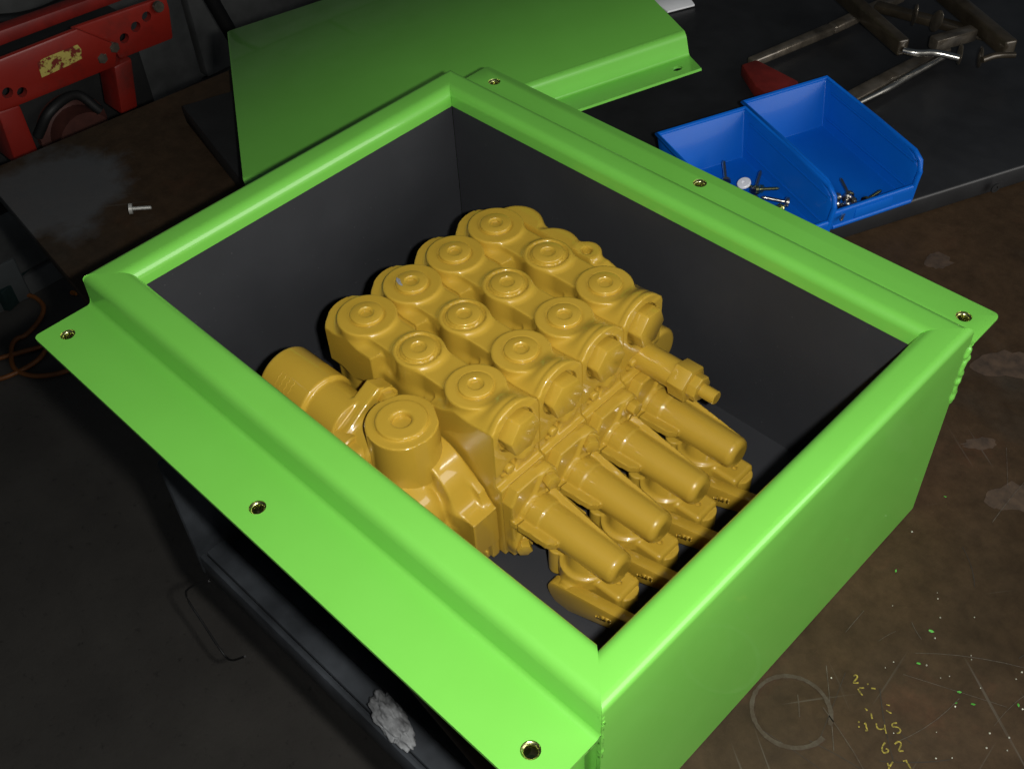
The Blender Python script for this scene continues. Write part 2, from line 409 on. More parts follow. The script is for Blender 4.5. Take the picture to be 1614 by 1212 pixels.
for px, py, s in ((1468, 995, 7), (1448, 1046, 6), (1512, 1091, 6), (1534, 1110, 6), (1605, 1111, 5), (1412, 900, 5), (1490, 783, 4), (1507, 1108, 4)):
    c = bp(px, py, 2, .0006); a = random.random() * 3
    R2 = Matrix.Rotation(a, 3, 'Z'); k = s / 4200
    vs = [bm.verts.new(Vector((c[0], c[1], .0007 + random.random() * .0006)) + R2 @ Vector((x * k, y * k * .5, 0))) for x, y in ((-1, -.5), (.2, -1), (1, .3), (.1, 1), (-.8, .6))]
    bm.faces.new(vs)
o = bm_obj('green_paint_chips', bm, GFLECK, bench, None); o['kind'] = 'stuff'
# scratches, scuffs and old primer patches on the bench
SCL = plain('pale_scratch', (.075, .062, .050), .6, .2, .5, 300); SCD = plain('dark_scratch', (.018, .014, .011), .7, 0, .4, 300); PRIM = plain('pinkish_primer_stain', (.050, .0305, .018), .8, 0, .5, 120)
for mt_, nn_, cnt in (('pale_scratch', SCL, 22), ('dark_scratch', SCD, 18)):
    bm = bmesh.new()
    for _ in range(cnt):
        px, py = random.uniform(1180, 1640), random.uniform(560, 1230)
        if (px - 1075) * 1.135 + (py - 1212) < 60: continue
        p = bp(px, py, 2, 0)[:2]; a = random.choice((.9, -.7, 1.5, .2)) + random.uniform(-.35, .35); L = random.uniform(.012, .075); c = random.uniform(-.25, .25)
        pts = [p + np.array([math.cos(a + c * t), math.sin(a + c * t)]) * L * t for t in np.linspace(0, 1, 6)]
        ribbon(bm, pts, random.uniform(.00018, .00045), random.uniform(.0003, .00045))
    o = bm_obj('scratch_marks', bm, nn_, bench, None); o['kind'] = 'stuff'
bm = bmesh.new()
for k_, (px, py, rx, ry) in enumerate(((1478, 412, 24, 13), (1590, 575, 60, 22), (1600, 785, 52, 24), (1545, 700, 30, 10))):
    c = bp(px, py, 2, 0); n_ = 26; vs = []
    for i in range(n_):
        a = 2 * PI * i / n_; q = bp(px + rx * math.cos(a) * random.uniform(.75, 1.15), py + ry * math.sin(a) * random.uniform(.75, 1.15), 2, 0); vs.append(bm.verts.new((q[0], q[1], .00025 + .00001 * k_)))
    bm.faces.new(vs)
o = bm_obj('primer_stain', bm, PRIM, bench, None); o['kind'] = 'stuff'
bm = bmesh.new()
sp = [(1310, 1069), (1408, 1044), (1460, 1049), (1482, 1069), (1395, 1053), (1530, 1034), (1590, 1163), (1500, 1195), (1587, 1183), (1437, 839), (1610, 1060), (1545, 1085), (1601, 1071), (1408, 1156)]
for _ in range(14): sp.append((random.uniform(1380, 1614), random.uniform(930, 1212)))
for px, py in sp:
    c = bp(px, py, 2, 0); bmesh.ops.create_icosphere(bm, subdivisions=1, radius=random.uniform(.0003, .0007), matrix=Matrix.Translation((c[0], c[1], .0008)))
o = bm_obj('grit_specks', bm, plain('pale_grit', (.42, .40, .34), .7, 0, .5, 300), bench, None); o['kind'] = 'stuff'
# ================================================================== GREEN BOX
UX, VY, HB = .42, .3113, .1637
DL, DR, WL, WR = .0231, .0158, .0409, .0366          # flange drops and widths
box = empty('steel_enclosure', 'bright green open-topped steel box lined in black, holding the yellow valve', 'steel box')
def arc(cx, cy, r, a0, a1, n=8): return [(cx + r * math.cos(math.radians(a0 + (a1 - a0) * i / n)), cy + r * math.sin(math.radians(a0 + (a1 - a0) * i / n))) for i in range(n + 1)]
def thick(poly, t):
    """offset an open polyline (t,z) to its right-hand side by t and close it"""
    P = [np.array(p) for p in poly]; out = []
    for i, p in enumerate(P):
        d = P[min(i + 1, len(P) - 1)] - P[max(i - 1, 0)]; d /= np.linalg.norm(d); out.append(p + t * np.array([d[1], -d[0]]))
    return [tuple(p) for p in P] + [tuple(p) for p in out[::-1]]
TH = .0022
def rail(name, side, prof):
    out = thick(prof, TH); n = len(out)
    va, vb = [], []
    for t, z in out:
        tt = max(t, 0.0)
        if side == 'left': a, b = (tt, t), (UX - tt, t)
        elif side == 'right': a, b = (UX - tt, VY - t), (tt, VY - t)
        elif side == 'far': a, b = (t, VY - tt), (t, tt)
        else: a, b = (UX - t, tt), (UX - t, VY - tt)
        va.append((*a, z + HB)); vb.append((*b, z + HB))
    vs = va + vb
    fs = [(i, (i + 1) % n, n + (i + 1) % n, n + i) for i in range(n)]
    fs += [tuple(range(n))[::-1], tuple(range(n, 2 * n))]
    # long rails get cut along their length so that weld ripple can be seen in the reflections
    bm = bmesh.new(); V = [bm.verts.new(v) for v in vs]
    for f in fs: bm.faces.new([V[i] for i in f])
    return bm_obj(name, bm, GREEN, box, 40)
lipL = arc(.0175, -.007, .007, 90, 0) + [(.0245, -.0135)]
profL = [(-.0085, -DL)] + arc(-.0040, -DL + .0035, .0035, -90, -8) + arc(.0068, -.0068, .0068, 172, 90) + lipL
profR = [(-.0065, -DR)] + arc(-.0045, -DR + .004, .004, -90, -5) + arc(.0065, -.0065, .0065, 176, 90) + arc(.0160, -.006, .006, 90, 0) + [(.022, -.0135)]
profF = [(0, -.025)] + arc(.005, -.005, .005, 180, 90) + arc(.0145, -.008, .008, 90, 0) + [(.0225, -.0135)]
profN = [(0, -.025)] + arc(.0048, -.0048, .0048, 180, 90) + arc(.0150, -.007, .007, 90, 0) + [(.022, -.0135)]
rail('rim_rail', 'left', profL); rail('rim_rail', 'right', profR); rail('rim_rail', 'far', profF); rail('rim_rail', 'near', profN)
# outer walls
bm = bmesh.new(); add_box(bm, (UX - TH, 0.0, 0.001), (UX, VY, HB - .025)); wn = bm_obj('side_wall', bm, GREEN, box)
bm = bmesh.new(); add_box(bm, (0, 0.0, 0.001), (TH, VY, HB - .025)); bm_obj('side_wall', bm, GREEN, box)
bm = bmesh.new(); add_box(bm, (TH + .0003, 0.0002, 0.001), (UX - TH - .0003, TH, HB - DL - .0035)); bm_obj('side_wall', bm, GREEN, box)
bm = bmesh.new(); add_box(bm, (TH + .0003, VY - TH, 0.001), (UX - TH - .0003, VY - .0002, HB - DR - .003)); bm_obj('side_wall', bm, GREEN, box)
# flanges with their holes and rivet nuts
def flange(poly, z, holes, nm='flange', bev=0.0):
    bm = bmesh.new(); add_prism(bm, poly, z - TH, z)
    o = bm_obj(nm, bm, GREEN, box, 35, bev)
    cb = bmesh.new()
    for hx, hy in holes: add_lathe(cb, [(.0046, z - .01), (.0046, z + .01)], 28, Matrix.Translation((hx, hy, 0)))
    boolean_cut(o, cb)
    for hx, hy in holes:
        b2 = bmesh.new()
        add_lathe(b2, [(.0045, z - .0002), (.0043, z - .0008), (.0034, z - .0012), (.0031, z - .0018), (.0031, z - .011), (.0052, z - .011), (.0052, z - .0026), (.0045, z - .0024), (.0045, z - .0002)], 24, Matrix.Translation((hx, hy, 0)), False, False)
        bm_obj('rivet_nut', b2, ZINC, o, 40)
def rc(x, y, r, a0, a1): return [(x + r * math.cos(math.radians(a0 + (a1 - a0) * i / 5)), y + r * math.sin(math.radians(a0 + (a1 - a0) * i / 5))) for i in range(6)]
zl, zr = HB - DL, HB - DR
flange([(0.0, -.0085)] + rc(.0035, -WL + .0035, .0035, 180, 270) + rc(UX - .002, -WL + .002, .002, 270, 360) + [(UX, -.0085)], zl, [(.014, -.0255), (.207, -.0265), (.402, -.0255)])
flange([(0.0, VY + .0065), (UX, VY + .0065)] + rc(UX - .004, VY + WR - .004, .004, 0, 90) + rc(.003, VY + WR - .003, .003, 90, 180), zr, [(.020, VY + .024), (.213, VY + .024), (.405, VY + .0215)], bev=.0006)
bm = bmesh.new(); add_prism(bm, [(-.0385, -.022), (-.002, -.055), (-.002, -.0035), (-.0385, -.0035)], UX - .010, UX - .0078, Matrix(((0, 0, 1, 0), (1, 0, 0, 0), (0, 1, 0, zl), (0, 0, 0, 1))))
bm_obj('end_gusset', bm, GREEN, box)
# weld beads
def bead(pts, r, nm='weld_bead'):
    bm = bmesh.new()
    for p in pts:
        bmesh.ops.create_icosphere(bm, subdivisions=2, radius=r * random.uniform(.75, 1.25), matrix=Matrix.Translation(p) @ Matrix.Diagonal((1, 1.0, .75, 1)))
    bm_obj(nm, bm, GREEN, box, 0)
WELD = [(UX - .0016 + random.uniform(-.0007, .0009), VY + .0004 + random.uniform(-.0006, .0014) + (.0022 if k in (5, 6, 14, 15, 16, 24) else 0), zr - .002 - k * .0015, random.uniform(.0016, .0026)) for k in range(30)]
def weld_fn(P):
    d = None
    for x, y, z, r in WELD:
        q = np.sqrt((P[0] - x) ** 2 + (P[1] - y) ** 2 + (P[2] - z) ** 2) - r
        d = q if d is None else U(d, q, .0022)
    return d
WELD_JOB = (weld_fn, (UX - .006, VY - .004, zr - .05), (UX + .004, VY + .008, zr + .003))
bm = bmesh.new(); tube(bm, [(UX - .0012 + random.uniform(-.0002, .0003), .0012 + random.uniform(-.0002, .0003), zl - .022 + k * .0022) for k in range(19)], [.0015 * random.uniform(.8, 1.2) for k in range(18)] + [.0004], 8)
bm_obj('weld_bead', bm, GREEN, box, 0)
# black lining
LF = .0212
bm = bmesh.new(); add_box(bm, (LF - .014, LF, .010), (LF, VY - LF, HB - .0137)); bm_obj('lining_panel', bm, LINING, box)
bm = bmesh.new(); add_box(bm, (LF, VY - LF + .0004, .010), (UX - LF, VY - LF + .014, HB - .0137)); bm_obj('lining_panel', bm, LINING, box)
bm = bmesh.new(); add_box(bm, (UX - LF, LF, .010), (UX - LF + .014, VY - LF, HB - .0137)); bm_obj('lining_panel', bm, LINING, box)
bm = bmesh.new(); add_box(bm, (LF, LF - .014, .010), (UX - LF, LF, HB - .0137)); bm_obj('lining_panel', bm, LINING, box)
bm = bmesh.new(); add_box(bm, (.004, .004, .002), (UX - .004, VY - .004, .0115)); bm_obj('lining_floor', bm, LINING, box)

# ================================================================== YELLOW VALVE
cast('weld_bead', WELD_JOB[0], WELD_JOB[1], WELD_JOB[2], .0005, GREEN, box, 0)
valve = empty('hydraulic_valve', 'ochre-yellow painted four-section hydraulic control valve inside the green box', 'control valve')
Y0, PITCH, NS = .1150, .0386, 4
VX, VYc = .175, .1722
# ---- one section body, local y = 0 on its centre line
def section_fn(P):
    X, Y, Z = P
    back = S_poly(P, 1, [(.095, .0925), (.095, .1225), (.100, .1290), (.138, .1295), (.150, .1270), (.1575, .1120), (.1590, .0965), (.150, .0925)], -.0210, .0210, .0006)
    back = np.maximum(back, np.sqrt(Y ** 2 + (Z - .0888) ** 2) - .0367 - np.where(Z < .0888, 1.0, 0))
    back = np.maximum(back, np.sqrt((X - .1275) ** 2 + Y ** 2) - .0286)
    backlow = S_box(P, (.106, -.016, .02), (.20, .016, .098), .004)
    b1 = S_cyl(P, 2, (.1265, 0), .0190, .07, .1302, .0010)
    b2 = S_cyl(P, 2, (.1735, 0), .0157, .05, .1305, .0012)
    b3 = S_cyl(P, 2, (.2215, 0), .0183, .06, .1314, .0010)
    web = S_box(P, (.128, -.0120, .05), (.225, .0120, .1283), .0010)
    web2 = S_box(P, (.120, -.0146, .03), (.225, .0146, .110), .003)
    front = S_poly(P, 1, [(.192, .03), (.192, .1105), (.205, .1165), (.225, .1215), (.2515, .1262), (.2515, .03)], -.0210, .0210, .0005)
    d = U(U(back, b1, .004), backlow, .003)
    d = U(d, U(web, web2, .006), .003)
    d = U(d, b2, .0045)
    f = U(front, b3, .0075)
    d = U(d, f, .0035)
    hz = .1156 + np.sqrt(np.maximum(.0203 ** 2 - Y ** 2, 1e-7)); fz = .1165 + (X - .205) * .17
    sm = np.clip((X - .2235) / .0225, 0, 1); sm = sm * sm * (3 - 2 * sm)
    ramp_ = np.maximum(np.maximum((Z - fz - (hz - fz) * sm) * .72, np.maximum(.200 - X, X - .2515)), np.maximum(np.abs(Y) - .0210, .09 - Z))
    d = U(d, ramp_, .004)
    lip = S_cyl(P, 0, (0.0, .1156), .0207, .2482, .2517, .0010)
    d = U(d, np.maximum(lip, np.abs(Y) - .0210), .0018)
    # recess around the big hex plug, spotfaces round the port plugs
    d = SUB(d, S_cyl(P, 0, (0.0, .1158), .0146, .2488, .26), .001)
    for cx in (.1265, .1735, .2215):
        d = SUB(d, np.maximum(np.abs(np.sqrt((X - cx) ** 2 + Y ** 2) - .0124) - .0009, .1296 - Z) if cx == .1735 else np.maximum(np.abs(np.sqrt((X - cx) ** 2 + Y ** 2) - .0108) - .0005, (.1309 if cx > .2 else .1298) - Z), .0006)
    # lower front: small plug pocket and the ledge that carries the spool cap
    d = SUB(d, S_cyl(P, 0, (-.0065, .0865), .0068, .2485, .26), .0015)
    d = U(d, S_cyl(P, 0, (-.0065, .0865), .0035, .24, .2535, .0015), .001)
    d = U(d, S_cyl(P, 0, (.008, .0880), .0045, .24, .2530, .002), .004)
    low = S_box(P, (.118, -.0210, .016), (.2560, .0210, .0795), .0015)
    d = U(d, low, .003)
    return np.maximum(d, np.abs(Y) - .0190)
sec_me = sdf_mesh('valve_section', section_fn, (.096, -.0195, .014), (.262, .0195, .1385), .00085)
# ---- small machined pieces
def plug_mesh(r=.0104, z0=-.004, top=.0019, hr=.0043, hd=.0035, seg=48):
    bm = bmesh.new()
    add_lathe(bm, [(r, z0), (r, top - .0006), (r - .0002, top - .0002), (r - .0006, top), (hr + .0008, top), (hr + .0002, top - .0007), (hr - .0002, top - .0009), (hr * .84, top - .0010, 6), (hr * .80, top - .0052, 6)], seg)
    return bm
def hexhead(af, hgt, washer=0.0, dome=0.0, seg=36):
    bm = bmesh.new(); R = af / math.sqrt(3); z = 0
    pr = []
    if washer: add_lathe(bm, [(washer, 0), (washer, .0012), (washer - .0005, .0016)], 28); z = .0016
    hexa = [(R * math.cos(k * PI / 3 + .35), R * math.sin(k * PI / 3 + .35)) for k in range(6)]
    add_prism(bm, hexa, z, z + hgt)
    return bm
pl_me = bm_obj('port_plug', plug_mesh(), YEL, None, 40); PLM = pl_me.data; bpy.data.objects.remove(pl_me)
def shared(name, bm, bevel=0, sm=35):
    o = bm_obj(name, bm, YEL, None, sm, bevel); me = o.data; bpy.data.objects.remove(o); return me
_b = bmesh.new(); add_lathe(_b, [(.0036, 0), (.0030, -.0006), (.0022, .0003), (.0010, .0001)], 12)
SOM = shared('wrench_socket', _b); SOM.materials.clear(); SOM.materials.append(plain('thinly_painted_steel', (.42, .34, .10), .3, .7, .3, 400))
HEXM = shared('hex_plug', hexhead(.0238, .0125), .0012)
BOLTM = shared('cap_bolt', hexhead(.0088, .0055, .0062), .0005)
# ---- spool cap (axis x, z = .052), local y = 0
ZC = .0525
def cap_fn(P):
    X, Y, Z = P
    fl = S_poly(P, 0, [(-.0188, .022), (.012, .022), (.0188, .034), (.0188, .074), (.0150, .0795), (-.0125, .0795), (-.0188, .070)], .2550, .2640, .0014)
    fl = U(fl, S_stad(P, 0, (-.0120, .031), (.0120, .073), .0070, .2592, .2655, .0008), .003)
    c1 = S_cyl(P, 0, (0, ZC), .0134, .258, .2772, .0008, .0130)
    neck = S_cyl(P, 0, (0, ZC), .0138, .2665, .2700, .0006)
    c2 = S_cyl(P, 0, (0, ZC), .0124, .27, .3335, .0046, .0106)
    d = U(U(fl, c1, .002), c2, .0008)
    # fins: a long one high on the far side, short ones at axis height
    def fin(ang, r0, r1, x1, th):
        ca, sa = math.cos(ang), math.sin(ang); q = Y * ca + (Z - ZC) * sa; n = -Y * sa + (Z - ZC) * ca
        lim = r0 + (r1 - r0) * np.clip((X - .262) / (x1 - .262), 0, 1.1)
        return np.maximum(np.maximum(np.abs(n) - th, np.maximum(q - lim, -q)), np.maximum(.262 - X, X - x1))
    d = U(d, fin(.62, .0186, .0106, .327, .0028), .0008)
    d = U(d, np.maximum(fin(-.16, .0200, .0188, .290, .0022), X + Y * .8 - .3045), .001)
    d = U(d, np.maximum(fin(PI - .12, .0195, .0175, .294, .0024), X - Y * 1.2 - .3105), .001)
    d = SUB(d, np.maximum(np.abs(X - .2672) - .0004, np.sqrt(Y ** 2 + (Z - ZC) ** 2) - .03) + np.where(np.sqrt(Y ** 2 + (Z - ZC) ** 2) < .0128, 1, 0), .0005)
    return d
CAPM = sdf_mesh('spool_cap', cap_fn, (.254, -.0235, .020), (.336, .0235, .083), .0008)
# ---- lever bracket under the end of the cap
def brk_fn(P):
    X, Y, Z = P
    body = S_cyl(P, 2, (.3055, 0), .0162, .0135, .0385, .0008)
    top = S_cyl(P, 2, (.3065, 0), .0155, .03, .050, .001, .0105)
    plate = S_stad(P, 2, (.289, .003), (.3335, .0015), .0090, .0165, .0340, .0008)
    tabL = S_stad(P, 2, (.2865, .008), (.2865, -.0035), .0064, .0165, .0385, .0010)
    tabR = S_box(P, (.314, -.009, .0165), (.3385, .0115, .0372), .0030)
    d = U(U(body, top, .003), U(plate, U(tabL, tabR)), .0016)
    hub = S_cyl(P, 1, (.307, .0215), .0105, -.021, 0.0, .001)
    d = U(d, hub, .003)
    for cx, cy in ((.3300, .0012), (.2868, .0015)):
        d = SUB(d, S_cyl(P, 2, (cx, cy), .0017, .034, .05), .0008)
    return d
BRKM = sdf_mesh('lever_bracket', brk_fn, (.278, -.022, .012), (.345, .016, .052), .0008)
# ---- lever arm
def lever_mesh():
    t = lambda x, z: (x, z)
    poly = smooth_path([(.2985, .0292), (.2945, .0262), (.2930, .0205), (.2952, .0145), (.3005, .0100), (.3075, .0095)], 4)
    poly = [tuple(p) for p in poly] + [(.3465, .0275), (.3935, .0498), (.3935, .0568), (.3525, .0445)]
    bm = bmesh.new(); add_prism(bm, poly, 0, .0078, Matrix(((1, 0, 0, 0), (0, 0, 1, -.0215), (0, 1, 0, 0), (0, 0, 0, 1))))
    return bm
LEVM = shared('control_lever', lever_mesh(), .0009)
# raised casting letters on the lever (worn, barely legible)
def letters():
    bm = bmesh.new()
    S = [[(0, .2), (.1, .3)], [(.35, .1), (.55, .9), (.75, .1)], [(1.0, 0), (1.0, .95), (1.35, .9), (1.4, .55), (1.05, .5), (1.4, .05)], [(1.7, 0), (1.7, .9), (2.1, .9), (2.1, .5), (1.75, .5)], [(2.4, .9), (2.4, .1), (2.75, .05)]]
    for st in S:
        pts = [(.331 + x * .0042 + y * .0012, .0, .0272 + y * .0046 + x * .0042 * .42) for x, y in st]
        tube(bm, pts, .00075, 6)
    return bm
LETM = shared('raised_lettering', letters(), 0, 0)
sections = []
def put(name, me, par, loc, rot=None):
    o = bpy.data.objects.new(name, me); COL.objects.link(o); o.parent = par; o.location = loc
    if rot is not None: o.rotation_euler = rot
    if not me.materials: me.materials.append(YEL)
    return o
for me in (sec_me, CAPM, BRKM):
    me.materials.append(YEL); me.polygons.foreach_set('use_smooth', [True] * len(me.polygons)); me.set_sharp_from_angle(angle=math.radians(42))
for k in range(NS):
    yc = Y0 + k * PITCH
    s = put('valve_section', sec_me, valve, (0, yc, 0))
    for cx in (.1265, .1735, .2215):
        put('port_plug', PLM, s, (cx, 0, .1311 if cx > .2 else .1302), (0, 0, random.random() * 3))
        put('wrench_socket', SOM, s, (cx, 0, (.1311 if cx > .2 else .1302) + .0019 - .0030))
    h = put('hex_plug', HEXM, s, (.2472, 0.0, .1158), (random.uniform(-.1, .1), PI / 2, 0))
    c = put('spool_cap', CAPM, valve, (0, yc, 0))
    for (by, bz) in ((-.0120, .031), (.0120, .073)):
        put('cap_bolt', BOLTM, c, (.2648, by, bz), (random.random(), PI / 2, 0))
    put('lever_bracket', BRKM, valve, (0, yc, 0))
    lv = put('control_lever', LEVM, valve, (0, yc, 0))
    put('raised_lettering', LETM, lv, (0, -.0216, 0))
# scraped paint on the second section's first plug
sc = bmesh.new(); pts = [(.1180, -.0050), (.1200, -.0072), (.1235, -.0086), (.1262, -.0084), (.1268, -.0074), (.1240, -.0066), (.1208, -.0046)]
sv = [sc.verts.new((x, y, .13335)) for x, y in pts]; sc.faces.new(sv)
secs = [o for o in valve.children if o.name.startswith('valve_section')]
bm_obj('paint_scrape', sc, SCRAPE, secs[1], None)

# ---- inlet block with relief cartridge on the near side
def inlet_fn(P):
    X, Y, Z = P
    plate = S_poly(P, 1, [(.13, .015), (.13, .078), (.205, .088), (.228, .085), (.243, .073), (.2505, .058), (.2515, .015)], .0895, .0953, .0008)
    boss = S_cyl(P, 1, (.2065, .066), .0315, .0735, .0945, .0015)
    block = S_poly(P, 1, [(.20, .030), (.20, .064), (.234, .0665), (.2525, .0635), (.2525, .0315)], .0750, .0948, .0008)
    d = U(boss, block, .011); d = U(d, plate, .003)
    dome = S_cyl(P, 1, (.207, .058), .0275, .034, .078, .014)
    d = U(d, dome, .003)
    base = S_box(P, (.125, .052, .014), (.235, .094, .055), .006)
    d = U(d, base, .006)
    seat = S_cyl(P, 2, (.200, .0745), .0195, .03, .082, .001)
    d = U(d, seat, .005)
    arm = S_box(P, (.150, .046, .070), (.188, .090, .100), .006)
    return U(d, arm, .006)
inlet = cast('inlet_block', inlet_fn, (.122, .032, .012), (.254, .0965, .102), .001, YEL, valve)
def relief_fn(P):
    X, Y, Z = P
    c = S_cyl(P, 2, (.200, .0745), .0217, .081, .1192, .0008)
    c = np.maximum(c, (X - .200) * .5 + (Y - .0745) * .866 - .0205)
    c = np.maximum(c, -(X - .200) * .94 - (Y - .0745) * -.34 - .0205)
    c = np.maximum(c, (X - .200) * .97 + (Y - .0745) * -.24 - .0212)
    d = U(c, S_cyl(P, 2, (.200, .0745), .0155, .11, .1212, .0010), .001)
    d = U(d, S_cyl(P, 2, (.200, .0745), .0192, .072, .083, .0), .001)
    d = SUB(d, S_cyl(P, 2, (.200, .0745), .0058, .1172, .13), .002)
    return d
rel = cast('relief_cartridge', relief_fn, (.176, .050, .070), (.224, .098, .1225), .0008, YEL, inlet, 32)
# ---- pilot cylinder with step, pointing to the far left
def pilot_fn(P):
    X, Y, Z = P
    a = S_cyl(P, 0, (.0665, .0935), .0212, .096, .1365, .0014)
    b = S_cyl(P, 0, (.0665, .0935), .0186, .12, .163, .001)
    d = U(a, b, .002)
    fl = S_poly(P, 0, [(.0460, .078), (.040, .090), (.046, .098), (.084, .1185), (.0945, .112), (.0945, .092), (.08, .078)], .1585, .1700, .0010)
    d = U(d, fl, .002)
    c = S_cyl(P, 0, (.0665, .088), .0165, .165, .19, .004)
    return U(d, c, .005)
pil = cast('pilot_cylinder', pilot_fn, (.094, .037, .068), (.192, .098, .118), .0009, YEL, valve)
bm = bmesh.new(); tx = []
for i, sft in enumerate((0, .0042, .0084, .0126)):       # faint raised marks on the barrel
    for k in range(3):
        a = math.radians(78 + 0) + k * .0
    ang = [2.0 + .10 * j for j in range(6)]
    tube(bm, [(.109 + sft + (.001 if j % 2 else 0), .0665 + .02125 * math.cos(t), .0935 + .02125 * math.sin(t)) for j, t in enumerate(ang)], .00016, 5)
bm_obj('raised_lettering', bm, YEL, pil, 0)
BOLT2 = shared('flange_bolt', hexhead(.0105, .0065, .0075), .0006)
put('flange_bolt', BOLT2, pil, (.1698, .0880, .1085), (.3, PI / 2, 0))
put('flange_bolt', BOLT2, pil, (.1640, .0500, .0935), (.9, -PI / 2, 0))
bm = bmesh.new(); add_lathe(bm, [(.0078, 0), (.0078, .011), (.0070, .012)], 28, TX(.1640, .0535, .0955, 'x')); bm_obj('port_boss', bm, YEL, pil, 35)
# ---- relief valve out of the last section's face: barrel, nut, lock nut, stud
yv, zv = Y0 + 3 * PITCH + .0030, .0860
rv = bmesh.new(); add_lathe(rv, [(.0098, 0), (.0098, .030), (.0092, .0305)], 32, TX(.250, yv, zv, 'x'))
rv = bm_obj('relief_valve', rv, YEL, valve, 35)
bm = bmesh.new(); hx = [(.0128 * math.cos(k * PI / 3 + .2), .0128 * math.sin(k * PI / 3 + .2)) for k in range(6)]; add_prism(bm, hx, 0, .0125, TX(.2795, yv, zv, 'x')); bm_obj('hex_nut', bm, YEL, rv, 35, .0005)
bm = bmesh.new(); add_lathe(bm, [(.0090, 0), (.0090, .0060), (.0084, .0066)], 8, TX(.2921, yv, zv, 'x')); bm_obj('lock_nut', bm, YEL, rv, 30, .0003)
bm = bmesh.new(); add_lathe(bm, [(.0046, 0), (.0046, .0105), (.0040, .0111)], 20, TX(.2988, yv, zv, 'x')); bm_obj('adjusting_stud', bm, YEL, rv, 35)
# ---- end cover on the far side, with its lifting lug
def cover_fn(P):
    X, Y, Z = P
    yl = Y0 + 3 * PITCH + .0193
    d = S_poly(P, 1, [(.108, .015), (.108, .108), (.120, .119), (.150, .121), (.200, .121), (.225, .112), (.240, .095), (.2515, .060), (.2515, .015)], yl, yl + .0115, .003)
    d = U(d, S_cyl(P, 2, (.1290, yl - .002), .0185, .08, .1245, .003), .004)
    d = U(d, S_cyl(P, 2, (.1640, yl - .004), .0180, .08, .1245, .003), .004)
    d = U(d, S_cyl(P, 2, (.1850, yl + .006), .0100, .08, .1235, .0015), .003)
    d = SUB(d, S_cyl(P, 2, (.1850, yl + .006), .0036, .117, .14), .001)
    d = U(d, S_cyl(P, 0, (yl + .004, .073), .0165, .22, .2505, .003), .004)
    return np.maximum(d, yl - Y)
cast('end_cover', cover_fn, (.10, .246, .012), (.2535, .275, .126), .0011, YEL, valve)
# mounting feet that carry the valve on the floor of the box
for xx, yy in ((.14, .10), (.235, .10), (.14, .235), (.235, .235)):
    bm = bmesh.new(); add_box(bm, (xx - .012, yy - .012, .0117), (xx + .012, yy + .012, .0185)); bm_obj('mounting_foot', bm, YEL, valve, 35, .001)
# valve turned a degree and a half in the box
valve.location = (VX, VYc, 0); valve.rotation_euler = (0, 0, math.radians(1.2))
inv = Matrix.Translation((-VX, -VYc, 0))
for o in valve.children: o.matrix_basis = inv @ o.matrix_basis

# ================================================================== LID
b0 = np.array([-.8434152, .52156926, -.12890423]); nrm = np.array([-.19261977, -.06957171, .97880407])
a0 = np.cross(b0, nrm); a0 /= np.linalg.norm(a0)
if a0[1] < 0: a0 = -a0
b0 = np.cross(nrm, a0); b0 /= np.linalg.norm(b0)
if b0[0] > 0: b0 = -b0
sL = .905
d = RC.T @ np.array([(383 - 807) / FPX, (285 - 606) / FPX, 1.0]); L0 = CAM + sL * d
lid = empty('box_lid', 'bright green flat steel lid with folded drilled edge lying behind the box', 'box lid')
ML = Matrix(((a0[0], b0[0], nrm[0], L0[0]), (a0[1], b0[1], nrm[1], L0[1]), (a0[2], b0[2], nrm[2], L0[2]), (0, 0, 0, 1)))
lid.matrix_world = ML
LA, LB = .380, .334
# local: x along the near edge, y away from the viewer, z up; top skin at z = 0
bm = bmesh.new()
add_prism(bm, rc(.004, LB - .004, .004, 180, 90) + [(LA, LB), (LA, .0061), (0, .0061)], -TH, 0)
bm_obj('top_panel', bm, GREEN, lid, 35, .0004)
pf = [(-.028, -.0205)] + arc(-.0025, -.0180, .0025, -90, -5) + arc(.006, -.006, .006, 180, 90)
ov = thick(pf, TH)
# lip: side wall with its rounded top edge and turned-out flange
bm = bmesh.new(); n = len(ov)
V = [bm.verts.new((0, t, z)) for t, z in ov] + [bm.verts.new((LA, t, z)) for t, z in ov]
for i in range(n): bm.faces.new((V[i], V[(i + 1) % n], V[n + (i + 1) % n], V[n + i]))
bm.faces.new(V[:n][::-1]); bm.faces.new(V[n:])
lip = bm_obj('folded_edge', bm, GREEN, lid, 40)
cb = bmesh.new()
for hx in (.02, LA / 2, LA - .016): add_lathe(cb, [(.0042, -.03), (.0042, -.01)], 24, Matrix.Translation((hx, -.0155, 0)))
boolean_cut(lip, cb)
for s_, y0, y1 in ((0, .0063, LB), (LA - TH, .0063, LB)):
    bm = bmesh.new(); add_box(bm, (s_ + .0002, y0, -.020), (s_ + TH - .0002, y1 - .006, -TH - .0002)); bm_obj('side_skirt', bm, GREEN, lid)
bm = bmesh.new(); add_box(bm, (.003, LB - TH - .0005, -.020), (LA - .003, LB - .0005, -TH - .0002)); bm_obj('side_skirt', bm, GREEN, lid)

